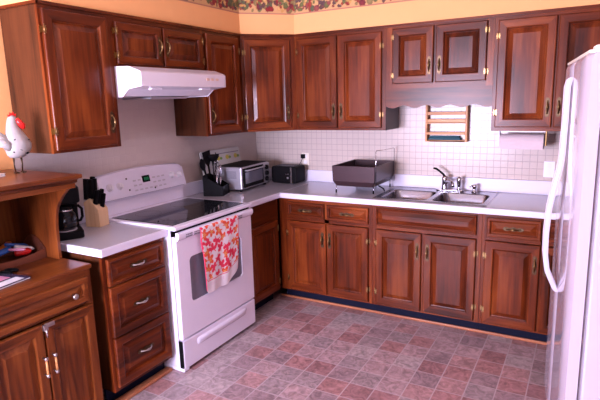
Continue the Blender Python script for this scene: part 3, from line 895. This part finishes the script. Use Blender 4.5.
# ------------------------------------------------------------------ hutch (microwave cart) at the left
HW = .585
HT = thing('hutch', 'orange oak hutch cabinet with open upper shelf at the left edge', 'cabinet', (.575, -2.425-HW, 0), L90)
# local x: -y end ... +y end; local y: depth from the front (0) to the wall (.56)
DP = .565
m = MB().box(0, .018, 0, DP, 0, .825).box(HW-.018, HW, 0, DP, 0, .825).box(.018, HW-.018, .02, DP, .06, .08).box(.018, HW-.018, DP-.01, DP, .08, .825)
m.box(0, .035, -.018, 0, 0, .825, 0).box(HW-.035, HW, -.018, 0, 0, .825, 0)
m.box(.035, HW-.035, -.018, 0, .79, .825, 1).box(.035, HW-.035, -.018, 0, .652, .675, 1).box(.035, HW-.035, -.018, 0, .0, .07, 1)
obj('carcass', m, [OV, OH], HT)
def oak_panel(w, h, st, horiz=False): return panel_mesh(w, h, st=st, horiz=horiz, T=.020)
d = obj('drawer', oak_panel(HW-.06, .125, .030, True), [OV, OH], HT, loc=(.03, -.0185, .668))
kn = MB().lathe([(.008, 0), (.007, -.012), (.014, -.018), (.015, -.024), (.010, -.029), (0, -.030)], (0, 0, 0), 'y', 16)
KNM = kn.mesh('knob', [NKL])
for x in (HW-.06-.095,): obj('knob', KNM, None, d, loc=(x, -.0205, .056))
def bar_handle(par, x, z):
    h = obj('handle', MB().tube([(x, -.045, z-.036), (x, -.045, z+.036)], .0055, 10), PINE, par)
    for zz in (z-.042, z+.042):
        e = MB()
        e.lathe([(.004, 0), (.004, -.02)], (x, -.020, zz), 'y', 8)
        e.lathe([(.001, -.010), (.008, -.007), (.009, 0), (.008, .007), (.001, .010)], (x, -.045, zz), 'z', 10)
        obj('handle_end', e, NKL, h)
dwid = (HW-.03)/2
for k in range(2):
    d = obj('door', oak_panel(dwid-.003, .575, .048), [OV, OH], HT, loc=(.015+k*(dwid+.003), -.0185, .070))
    bar_handle(d, (dwid-.024) if k == 0 else .020, .375)
    if k == 1: latch_parent = d
lt = MB().box(-.014, .010, -.036, -.020, .545, .575).box(.0, .048, -.030, -.020, .556, .578)
lo = obj('latch', lt, NKL, latch_parent, bevel=.003)
obj('latch_pin', MB().tube([(-.004, -.038, .555), (-.004, -.038, .515)], .005, 8), CHR, lo)
# counter of the hutch
m = MB().box(-.02, HW+.012, -.025, DP, .825, .850)
obj('worktop', m, OH, HT, bevel=.008, seg=3)
# upper part: arched side panels
def sidepanel(x0):
    pts = [(DP, .850), (.190, .850)]
    for (X, z) in ((.385, .95), (.388, 1.03), (.397, 1.085), (.412, 1.125), (.436, 1.160), (.468, 1.193), (.502, 1.222), (.535, 1.240)):
        pts.append((.575-X, z))
    pts += [(.04, 1.285), (DP, 1.285)]
    return MB().prism(pts, 0, x0, x0+.018, 0)
obj('side_panel', sidepanel(HW-.018), OV, HT, bevel=.002)
obj('side_panel', sidepanel(0), OV, HT, bevel=.002)
obj('back_panel', bx(.018, HW-.018, DP-.012, DP, .850, 1.285), OV, HT)
obj('cable_hole', MB().lathe([(0, 0), (.012, .001), (.016, .004), (.018, .0)], (.40, DP-.0165, 1.06), 'y', 16), BLK, HT)
fz = MB()
fz.box(.0, HW, .018, .036, 1.238, 1.286)
obj('frieze', fz, OH, HT, bevel=.003)
obj('crown', MB().prism([(.018, 1.262), (.008, 1.268), (.008, 1.278), (-.008, 1.287), (.018, 1.287)], 0, -.01, HW+.005), OH, HT)
obj('top_board', bx(-.03, HW+.014, -.025, DP, 1.287, 1.308), OH, HT, bevel=.006, seg=3)

# ------------------------------------------------------------------ things on the hutch
RT = 1.308
RB = thing('rooster_figurine', 'white ceramic rooster figurine with red comb on the hutch top', 'figurine', (.23, -2.50, RT))
def loft(cs, seg=20, fx=.8):
    """cs: (y, z, radius)"""
    rs = []
    for y, z, r in cs: rs.append([(r*fx*math.cos(2*PI*j/seg), y+r*math.sin(2*PI*j/seg), z) for j in range(seg)])
    return MB().rings(rs)
bodym = loft([(.0, .076, .012), (.0, .080, .035), (.006, .095, .052), (.012, .120, .064), (.014, .145, .065), (.010, .170, .058), (.004, .195, .047), (-.002, .220, .036), (-.006, .240, .029), (-.004, .258, .026), (-.002, .272, .024), (-.002, .284, .017), (-.002, .291, .006)])
obj('body', bodym, CER, RB)
sp_ = MB()
for (y, z) in ((.045, .165), (-.02, .17), (.0, .12), (-.03, .11), (.03, .10)):
    rr = .064-.25*abs(z-.135)*.9
    x = .8*math.sqrt(max(.0001, rr*rr-(y-.012)**2))
    sp_.prism([(y-.010, z), (y, z-.005), (y+.011, z+.002), (y, z+.005)], 0, x-.012, x+.0015)
obj('dark_feather_marks', sp_, BLK, RB)
obj('comb', MB().prism([(-.018, .280), (-.022, .296), (-.012, .292), (-.010, .306), (.0, .297), (.006, .309), (.012, .296), (.022, .298), (.016, .280)], 0, -.005, .005), RED, RB, bevel=.002)
obj('wattle', MB().tube([(.014, 0, 0)]*0+[(.016, .010, .272), (.020, .022, .255), (.020, .034, .238), (.018, .040, .222)], [.010, .014, .017, .010], 10), RED, RB)
obj('beak', MB().tube([(.010, .018, .262), (.014, .030, .258), (.017, .038, .253)], [.007, .005, .001], 8), YEL, RB)
tail = MB()
for k, (dy, dz) in enumerate(((-.082, .215), (-.095, .195), (-.098, .170), (-.090, .148))):
    tail.tube([((k-1.5)*.006, -.035, .125), ((k-1.5)*.010, -.055, (.125+dz)/2+.012), ((k-1.5)*.012, dy, dz)], [.018, .020, .010], 10)
obj('tail', tail, CER, RB)
obj('eye', MB().lathe([(0, -.003), (.004, 0), (0, .003)], (.021, .006, .264), 'x', 10), BLK, RB)
for y in (-.022, .022):
    lg = MB().tube([(0, y*.9, .085), (0, y, .045), (.0, y*.8, .004)], [.006, .0035, .0035], 8)
    for dx, dy in ((.018, .008), (.018, -.008), (-.012, 0)): lg.tube([(0, y*.8, .004), (dx, y*.8+dy, .003)], .003, 6)
    obj('leg', lg, ABR, RB)
bk = thing('book', 'thin white paperback at the bottom of the pile on the hutch top', 'book', (.12, -2.80, RT), R(12), 'books beside the rooster')
def book(par, w, d, h, cov):
    obj('pages', bx(.003, w-.003, .003, d-.003, .002, h-.002), PAPER, par)
    obj('cover', MB().box(0, w, 0, d, 0, .002).box(0, w, 0, d, h-.002, h).box(0, .002, 0, d, .002, h-.002), cov, par)
book(bk, .20, .16, .014, PAPER)
bk2 = thing('book', 'cream paperback lying on top of the white one beside the rooster', 'book', (.10, -2.81, RT+.0145), R(5), 'books beside the rooster')
book(bk2, .19, .15, .016, CREAM)

# wooden boat-shaped tray with small toys
TR = thing('wooden_tray', 'reddish brown wooden tray with handle ends on the hutch worktop', 'tray', (.285, -2.42-.36, .850), L90)
tw, td = .345, .20
m = MB().box(.012, tw-.012, .0, td, 0, .010)
obj('bottom', m, REDW, TR)
for y in (0, td-.012):
    pts = [(.0, 0), (tw, 0), (tw+.0, .050)]+[(tw*(1-t/10), .050-.018*math.sin(PI*t/10)) for t in range(1, 10)]+[(0, .050)]
    obj('side', MB().prism(pts, 1, y, y+.012), REDW, TR, bevel=.002)
for x in (0, tw-.014):
    pts = [(0, 0), (td, 0)]+[(td-t/12*td, .050+.065*math.sin(PI*t/12)) for t in range(0, 13)]
    e = MB().prism(pts, 0, x, x+.014)
    o = obj('end_panel', e, REDW, TR, bevel=.002)
def tool(name, label, cat, loc, col, L, r, rot, tip=None):
    o = tag(obj(name, MB().lathe([(0, 0), (r*.8, .001), (r, L*.1), (r, L*.8), (r*.6, L*.93), (0, L)], (0, 0, 0), 'x', 12), col, loc=loc, rot=rot), label, cat)
    return o
TB = .868
tool('toy_figure', 'small dark blue plastic toy at the left in the wooden tray', 'toy', (.17, -2.64, TB+.035), BLU, .08, .016, (0, -.2, 1.5))
tool('crayon', 'pink crayon on top of the things in the wooden tray', 'crayon', (.21, -2.60, TB+.055), PINKM, .08, .008, (0, .1, .9))
tool('toy_figure', 'small orange plastic toy lying in the wooden tray', 'toy', (.12, -2.60, TB+.030), ORG, .10, .018, (0, -.3, 1.9))
tool('toy_figure', 'small red plastic toy in front of the orange one in the tray', 'toy', (.19, -2.56, TB+.022), RED, .085, .018, (0, 0, 1.2))
tool('marker_pen', 'blue marker leaning across the wooden tray', 'pen', (.13, -2.57, TB+.065), BLU, .12, .010, (0, .25, 1.35))
tool('marker_pen', 'white marker with pale cap lying in the wooden tray', 'pen', (.17, -2.545, TB+.052), PAPER, .10, .012, (0, .30, 1.2))
tool('marker_pen', 'pale yellow marker at the back of the tray', 'pen', (.09, -2.62, TB+.012), YEL, .12, .010, (0, 0, 1.6))
o = thing('scissors', 'black handled scissors at the left of the hutch worktop', 'scissors', (.36, -2.70, .852), R(200))
m = MB()
for sg in (-1, 1):
    pth = [(.03*math.cos(a)*1.0, sg*.022+.016*math.sin(a), .008) for a in [2*PI*i/14 for i in range(15)]]
    m.tube(pth, .006, 8)
obj('handles', m, BLK, o)
obj('blades', MB().prism([(.03, -.008), (.13, -.001), (.13, .001), (.03, .008)], 2, .004, .008), STEEL, o)
mg = thing('magazine', 'dark edged magazine with pink and white cover on the hutch worktop', 'magazine', (.36, -2.96, .8505), R(8))
obj('pages', bx(.002, .200, .002, .238, .001, .007), PAPER, mg)
cv = MB().box(0, .202, 0, .24, .007, .008, 0).box(0, .202, 0, .24, 0, .001, 0)
obj('cover', cv, plain('dark_cover', (.05, .04, .09), .25, noise=.2), mg)
obj('cover_picture', MB().box(.05, .12, .02, .20, .008, .0086), PINKM, mg)
obj('cover_title', MB().box(.135, .19, .02, .215, .008, .0086), PAPER, mg)

# ------------------------------------------------------------------ left counter things
KB = thing('knife_block', 'light beech knife block on the counter left of the range', 'knife block', (.17, -2.015, TZ), R(12))
# slanted block: profile in local x (towards the room) and z
kb = MB().prism([(-.050, 0), (.052, 0), (.052, .105), (-.010, .175), (-.050, .150)], 1, -.042, .046)
obj('block', kb, BEECH, KB, bevel=.003)
def knife(x, y, z, ln, w, label, tilt=.25):
    # handle grows out of the sloping face
    o = thing('knife', label, 'knife', (0, 0, 0))
    w *= 1.18; m = MB().prism(rrect(-w/2, w/2, -.011, .011, .007), 2, 0, ln)
    wl = Matrix.Rotation(R(12), 4, 'Z') @ Vector((x, y, 0))
    o.location = (.17+wl.x, -2.015+wl.y, TZ+z); o.rotation_euler = (0, R(tilt), R(12))
    obj('handle', m, BLK, o, bevel=.003)
    obj('bolster', bx(-w/2, w/2, -.007, .007, -.003, .002), STEEL, o)
for i, (x, y, z, ln, w_, lb) in enumerate(((-.035, -.030, .168, .125, .026, 'black handled knife at the back left of the knife block'),
        (-.035, .000, .168, .118, .026, 'black handled knife in the back middle of the knife block'),
        (-.035, .030, .168, .130, .024, 'tallest black handled knife at the back right of the knife block'),
        (-.008, -.018, .172, .115, .024, 'black handled knife in the middle row, left of its neighbour'),
        (-.008, .014, .172, .118, .022, 'black handled knife in the middle row, right of its neighbour'),
        (.022, -.026, .142, .085, .021, 'short black steak knife at the front left of the block'),
        (.022, -.003, .142, .082, .021, 'short black steak knife second from left in the front row'),
        (.022, .020, .142, .085, .020, 'short black steak knife third from left in the front row'),
        (.040, .010, .120, .082, .021, 'short black steak knife alone in the lowest row of the block'))):
    knife(x, y, z, ln, w_, lb, 4 if i < 5 else 14)

CM = thing('coffee_maker', 'black drip coffee maker beside the hutch on the left counter', 'coffee maker', (.205, -2.265, TZ), R(60))
obj('base', MB().prism(rrect(-.09, .09, -.115, .10, .03), 2, 0, .04), BLK, CM, bevel=.004)
obj('tower', MB().prism(rrect(-.085, .085, .03, .10, .02), 2, .04, .25), BLK, CM, bevel=.003)
obj('brew_head', MB().prism(rrect(-.088, .088, -.10, .10, .04), 2, .195, .285), BLK, CM, bevel=.01)
obj('warming_ring', MB().lathe([(.0, .041), (.060, .041), (.064, .046), (.062, .048), (0, .048)], (0, -.04, 0), 'z', 24), SILV, CM)
CF = thing('coffee_carafe', 'dark glass carafe with handle sitting in the coffee maker', 'carafe', (.205+.04*math.sin(R(60)), -2.265-.04*math.cos(R(60)), TZ+.0485), R(75))
obj('jug', MB().lathe([(.0, 0), (.055, 0), (.064, .02), (.066, .05), (.058, .085), (.045, .105), (.046, .118)], (0, 0, 0), 'z', 24), BLKG, CF)
obj('band', MB().lathe([(.047, .104), (.049, .105), (.049, .112), (.047, .113)], (0, 0, 0), 'z', 24), CHR, CF)
obj('lid', MB().lathe([(.046, .118), (.046, .128), (.03, .134), (0, .135)], (0, 0, 0), 'z', 24), BLK, CF)
obj('handle', MB().tube([(.045, 0, .122), (.085, 0, .120), (.102, 0, .100), (.102, 0, .055), (.090, 0, .035), (.062, 0, .032)], .008, 10), BLK, CF)

# ------------------------------------------------------------------ right of the range: utensil holder, toaster oven, toaster, board
BD = thing('cutting_board', 'white cutting board with fruit pictures leaning on the wall behind the toaster oven', 'cutting board', (.085, -.875, TZ), 0)
bt_ = R(-9)
o = obj('board', MB().prism([(y, z) for y, z in rrect(0, .53, 0, .335, .02)], 0, 0, .010), BOARD, BD, rot=(0, bt_, 0), bevel=.002)
obj('top_strip', MB().box(.0101, .0112, .02, .51, .295, .302), GREYP, o)
pr = MB()
for i in range(3):
    pr.prism([(.22+.12*i+.024*math.cos(a), .262+.020*math.sin(a)) for a in [2*PI*k/14 for k in range(14)]], 0, .0101, .0113)
obj('yellow_fruit_print', pr, YEL, o)
pr = MB()
for i in range(3):
    pr.prism([(.255+.12*i+.018*math.cos(a), .258+.012*math.sin(a)) for a in [2*PI*k/10 for k in range(10)]], 0, .0101, .0115)
obj('green_leaf_print', pr, GRN, o)

UT = thing('utensil_holder', 'black slanted utensil holder at the right of the cooktop', 'utensil holder', (.20, -.885, TZ), R(20))
# square cup, open at the top with a slanted rim
def cup(w, d, h0, h1, t):
    m = MB()
    o_ = [(-w, -d, 0), (w, -d, 0), (w, d, 0), (-w, d, 0)]
    def top(x, y, off=0): return (x, y, h0+(h1-h0)*((y+d)/(2*d)*0+(x+w)/(2*w)))
    rs = [o_, [top(x, y) for x, y, _ in o_], [top(x*(1-t/w), y*(1-t/d)) for x, y, _ in o_], [(x*(1-t/w), y*(1-t/d), .01) for x, y, _ in o_]]
    m.rings(rs, 0, False, caps=True); return m
obj('cup', cup(.080, .085, .165, .075, .005), BLK, UT, bevel=.003)
def utensil(name, label, base, topv, kind, mat):
    base = Vector(base); topv = Vector(topv)
    o = thing(name, label, name.replace('_', ' '), (.20, -.885, TZ), R(20))
    d = (topv-base)
    obj('handle', MB().tube([base, base+d*.5, topv], [.006, .007, .009], 8), mat, o)
    rotq = d.to_track_quat('Z', 'Y').to_euler()
    if kind == 'spoon': hm = MB().lathe([(.005, -.01), (.022, .010), (.030, .035), (.026, .060), (.010, .078), (0, .080)], (0, 0, 0), 'z', 16, sx=.3)
    elif kind == 'spatula': hm = MB().prism([(-.010, -.01), (.010, -.01), (.034, .025), (.036, .085), (-.036, .085), (-.034, .025)], 0, -.0015, .0015)
    elif kind == 'ladle': hm = MB().lathe([(.004, -.005), (.030, .010), (.042, .028), (.045, .045), (.043, .045), (.038, .028), (.0, .012)], (.0, 0, 0), 'z', 18)
    else:
        hm = MB()
        for k in range(5):
            a = PI*k/5
            hm.tube([(math.cos(a)*.028*math.sin(PI*t/8)*1, math.sin(a)*.028*math.sin(PI*t/8), .10*t/8*(1)) for t in range(9)], .0016, 6)
    h = obj('head', hm, mat, o, loc=topv, rot=rotq); hm_s = 1.2; h.scale = (hm_s,)*3
utensil('serving_spoon', 'black serving spoon leaning left out of the utensil holder', (-.03, -.03, .03), (-.05, -.115, .215), 'spoon', BLK)
utensil('spatula', 'black slotted spatula standing tallest in the utensil holder', (-.03, .0, .03), (-.045, -.035, .25), 'spatula', BLK)
utensil('ladle', 'black ladle bowl up in the middle of the utensil holder', (-.01, .0, .03), (-.02, .01, .265), 'ladle', BLK)
utensil('whisk', 'shiny wire whisk in front in the utensil holder', (.01, -.02, .03), (.02, -.030, .155), 'whisk', CHR)
utensil('steel_spoon', 'steel spoon standing in the right of the utensil holder', (.02, .03, .03), (.02, .05, .14), 'spoon', CHR)
utensil('turner', 'black turner leaning to the right over the toaster oven', (-.02, .03, .03), (-.03, .11, .215), 'spatula', BLK)

TO = thing('toaster_oven', 'silver toaster oven with glass door in the counter corner', 'toaster oven', (.345, -.738, TZ), R(94))
W = .45; Dp = .26; H = .203
m = MB().box(0, W, 0, Dp, .018, H)
obj('body', m, [SILV], TO, bevel=.012, seg=3)
obj('top_plate', bx(.012, W-.012, .01, Dp-.01, H-.001, H+.003), BLK, TO)
dm = MB().box(.012, .335, -.016, -.0005, .034, H-.012)
dd = obj('glass_door', dm, BLK, TO, bevel=.003)
obj('window', bx(.032, .315, -.0175, -.0155, .065, H-.045), DKG, dd)
obj('handle', MB().tube([(.03, -.017, H-.028), (.03, -.038, H-.028), (.317, -.038, H-.028), (.317, -.017, H-.028)], .006, 10), SILV, dd)
obj('control_panel', bx(.342, W-.006, -.010, -.0005, .030, H-.008), SILV, TO, bevel=.002)
for z in (.060, .110, .160): obj('knob', MB().lathe([(.021, 0), (.020, -.014), (.016, -.018), (0, -.018)], (.388, -.010, z), 'y', 18), BLK, TO)
vm = MB()
for k in range(7): vm.box(-.0008, .002, .05, .15, .11+.009*k, .114+.009*k)
obj('side_vents', vm, GREYP, TO)
for x in (.03, W-.03):
    for y in (.03, Dp-.03): obj('foot', MB().lathe([(.012, 0), (.014, .019)], (x, y, 0), 'z', 10), BLK, TO)

TS = thing('toaster', 'black two-slice toaster with steel lever in the back corner', 'toaster', (.315, -.245, TZ), R(0))
W, D, H = .255, .165, .155
obj('body', MB().prism(rrect(0, W, .008, H, .02), 1, 0, D), BLK, TS, bevel=.008, seg=3)
sl = MB()
for y in (.045, .095): sl.box(.03, W-.05, y, y+.022, H-.0005, H+.0008)
obj('bread_slot', sl, GREYP, TS)
obj('end_trim', bx(W-.062, W-.048, -.004, D+.004, .005, H-.006), CHR, TS, bevel=.002)
obj('lever', MB().box(W-.10, W-.070, -.018, -.0005, .085, .098), CHR, TS, bevel=.003)
obj('dial', MB().lathe([(.012, 0), (.011, -.010), (0, -.010)], (W-.085, 0, .055), 'y', 14), CHR, TS)

# outlets
def outlet(name, loc, label, plug=False):
    o = thing(name, label, 'outlet', loc)
    obj('plate', MB().prism(rrect(-.036, .036, -.058, .058, .005), 1, 0, -.005), CREAM if plug else KNOBW, o, bevel=.0015)
    for z in (-.026, .026):
        obj('receptacle', MB().prism(rrect(-.014, .014, z-.016, z+.016, .008), 1, -.005, -.008), PAPER, o)
    return o
outlet('wall_outlet', (.535, -.0045, 1.11), 'cream wall outlet above the toaster in the back corner', True)
PG = thing('power_plug', 'black power plug with cord in the outlet above the toaster', 'plug', (.520, -.0128, 1.137))
obj('plug_body', MB().box(-.018, .018, -.028, -.0005, -.018, .020), BLK, PG, bevel=.005)
obj('cord', MB().tube([(-.0, -.02, -.016), (-.012, -.035, -.05), (-.03, -.030, -.075), (-.05, -.024, -.085)], .003, 8), BLK, PG)
outlet('wall_outlet', (2.53, -.0045, 1.10), 'white wall outlet on the back wall near the refrigerator')

# paper towel
PT = thing('paper_towel_holder', 'white under-cabinet paper towel holder right of the sink', 'paper towel holder', (2.205, -.20, 1.39))
m = MB().box(0, .010, -.03, .03, -.105, -.001); obj('bracket', m, KNOBW, PT, bevel=.003)
m = MB().box(.300, .310, -.03, .03, -.105, -.001); obj('bracket', m, BRS, PT, bevel=.003)
obj('mount_bar', bx(.010, .300, -.012, .012, -.012, -.001), KNOBW, PT)
obj('rod', MB().tube([(.010, 0, -.075), (.300, 0, -.075)], .006, 10), KNOBW, PT)
RL = thing('paper_towel_roll', 'pale pink paper towel roll hanging under the right wall cabinet', 'paper towel', (2.218, -.20, 1.315))
rl = MB().lathe([(.020, 0), (.050, 0), (.051, .004), (.051, .276), (.050, .28), (.020, .28)], (0, 0, 0), 'x', 32)
rl.rings([[(h, .020*math.cos(2*PI*j/32), .020*math.sin(2*PI*j/32)) for j in range(32)] for h in (.28, 0)], 0, True, caps=False)
obj('roll', rl, TOWELP, RL)
obj('loose_sheet', MB().prism([(-.0515, 0), (-.0515, -.052), (-.050, -.052), (-.050, 0)], 0, .003, .277), TOWELP, RL)

# wooden wall rack
WR = thing('wooden_wall_rack', 'small pale wooden ladder rack on the tiled wall above the faucet', 'rack', (1.64, -.065, 1.29))
for x in (0, .303): obj('upright', MB().box(x, x+.016, 0, .060, 0, .30), PINE, WR, bevel=.002)
for z, sh_ in ((.205, .024), (.150, .024), (.055, .020), (.0, .014)):
    obj('slat', MB().box(.016, .303, .0, .010, z, z+sh_), PINE, WR, bevel=.002)
obj('shelf', MB().box(.016, .303, .0, .060, .002, .010), PINE, WR)
obj('shelf', MB().box(.016, .303, .0, .060, .140, .148), PINE, WR)
tc_ = tag(obj('folded_cloth', MB().box(.022, .27, .012, .055, 0, .020).box(.03, .26, .014, .052, .020, .034), TEAL, loc=(1.64, -.065, 1.3005), bevel=.006, seg=3), 'folded dark teal cloth on the bottom shelf of the wooden rack', 'cloth')

# ------------------------------------------------------------------ added ceiling lamp, an unseen fill light
CL = thing('added_ceiling_light', 'round white flush ceiling lamp added out of view as fill light', 'ceiling lamp', (1.9, -2.3, RZ))
obj('lamp_base', MB().lathe([(.17, 0), (.17, -.03), (.16, -.035), (0, -.035)], (0, 0, 0), 'z', 32), KNOBW, CL)
obj('diffuser', MB().lathe([(.155, -.035), (.150, -.06), (.11, -.085), (.05, -.095), (0, -.097)], (0, 0, 0), 'z', 32),
    plain('fill_lamp_diffuser', (.9, .85, .8), .5, noise=.01, emit=(1.0, .86, .72), es=1.2), CL)

def area(name, loc, rot, sx, sy, power, col, spread=180):
    l = bpy.data.lights.new(name, 'AREA'); l.shape = 'RECTANGLE'; l.size = sx; l.size_y = sy; l.energy = power; l.color = col
    l.spread = R(spread)
    o = bpy.data.objects.new(name, l); COL.objects.link(o); o.location = loc; o.rotation_euler = rot
    return o
# daylight through the window behind the camera
area('window_daylight', ((wx0+wx1)/2, RY-.12, (wz0+wz1)/2), (R(90), 0, 0), wx1-wx0, wz1-wz0, 350, (.76, .71, 1.0))
area('added_window_daylight', (RX+.12, (vy0+vy1)/2, (vz0+vz1)/2), (R(90), 0, R(90)), vy1-vy0, vz1-vz0, 14, (.74, .71, 1.0))  # side fill behind the added right-wall window
# warm fill light under the added ceiling lamp
l = bpy.data.lights.new('ceiling_fill_bulb', 'POINT'); l.energy = 5; l.color = (1, .80, .76); l.shadow_soft_size = .12
o = bpy.data.objects.new('ceiling_fill_bulb', l); COL.objects.link(o); o.location = (1.9, -2.3, RZ-.22)
wd = bpy.data.worlds.new('world'); sc.world = wd; wd.use_nodes = True
bgn = wd.node_tree.nodes['Background']; bgn.inputs[0].default_value = (.75, .82, 1.0, 1); bgn.inputs[1].default_value = 1.5

sc.view_settings.view_transform = 'Standard'; sc.view_settings.look = 'None'; sc.view_settings.gamma = 1
sc.view_settings.exposure = 0.78; sc.view_settings.use_curve_mapping = False
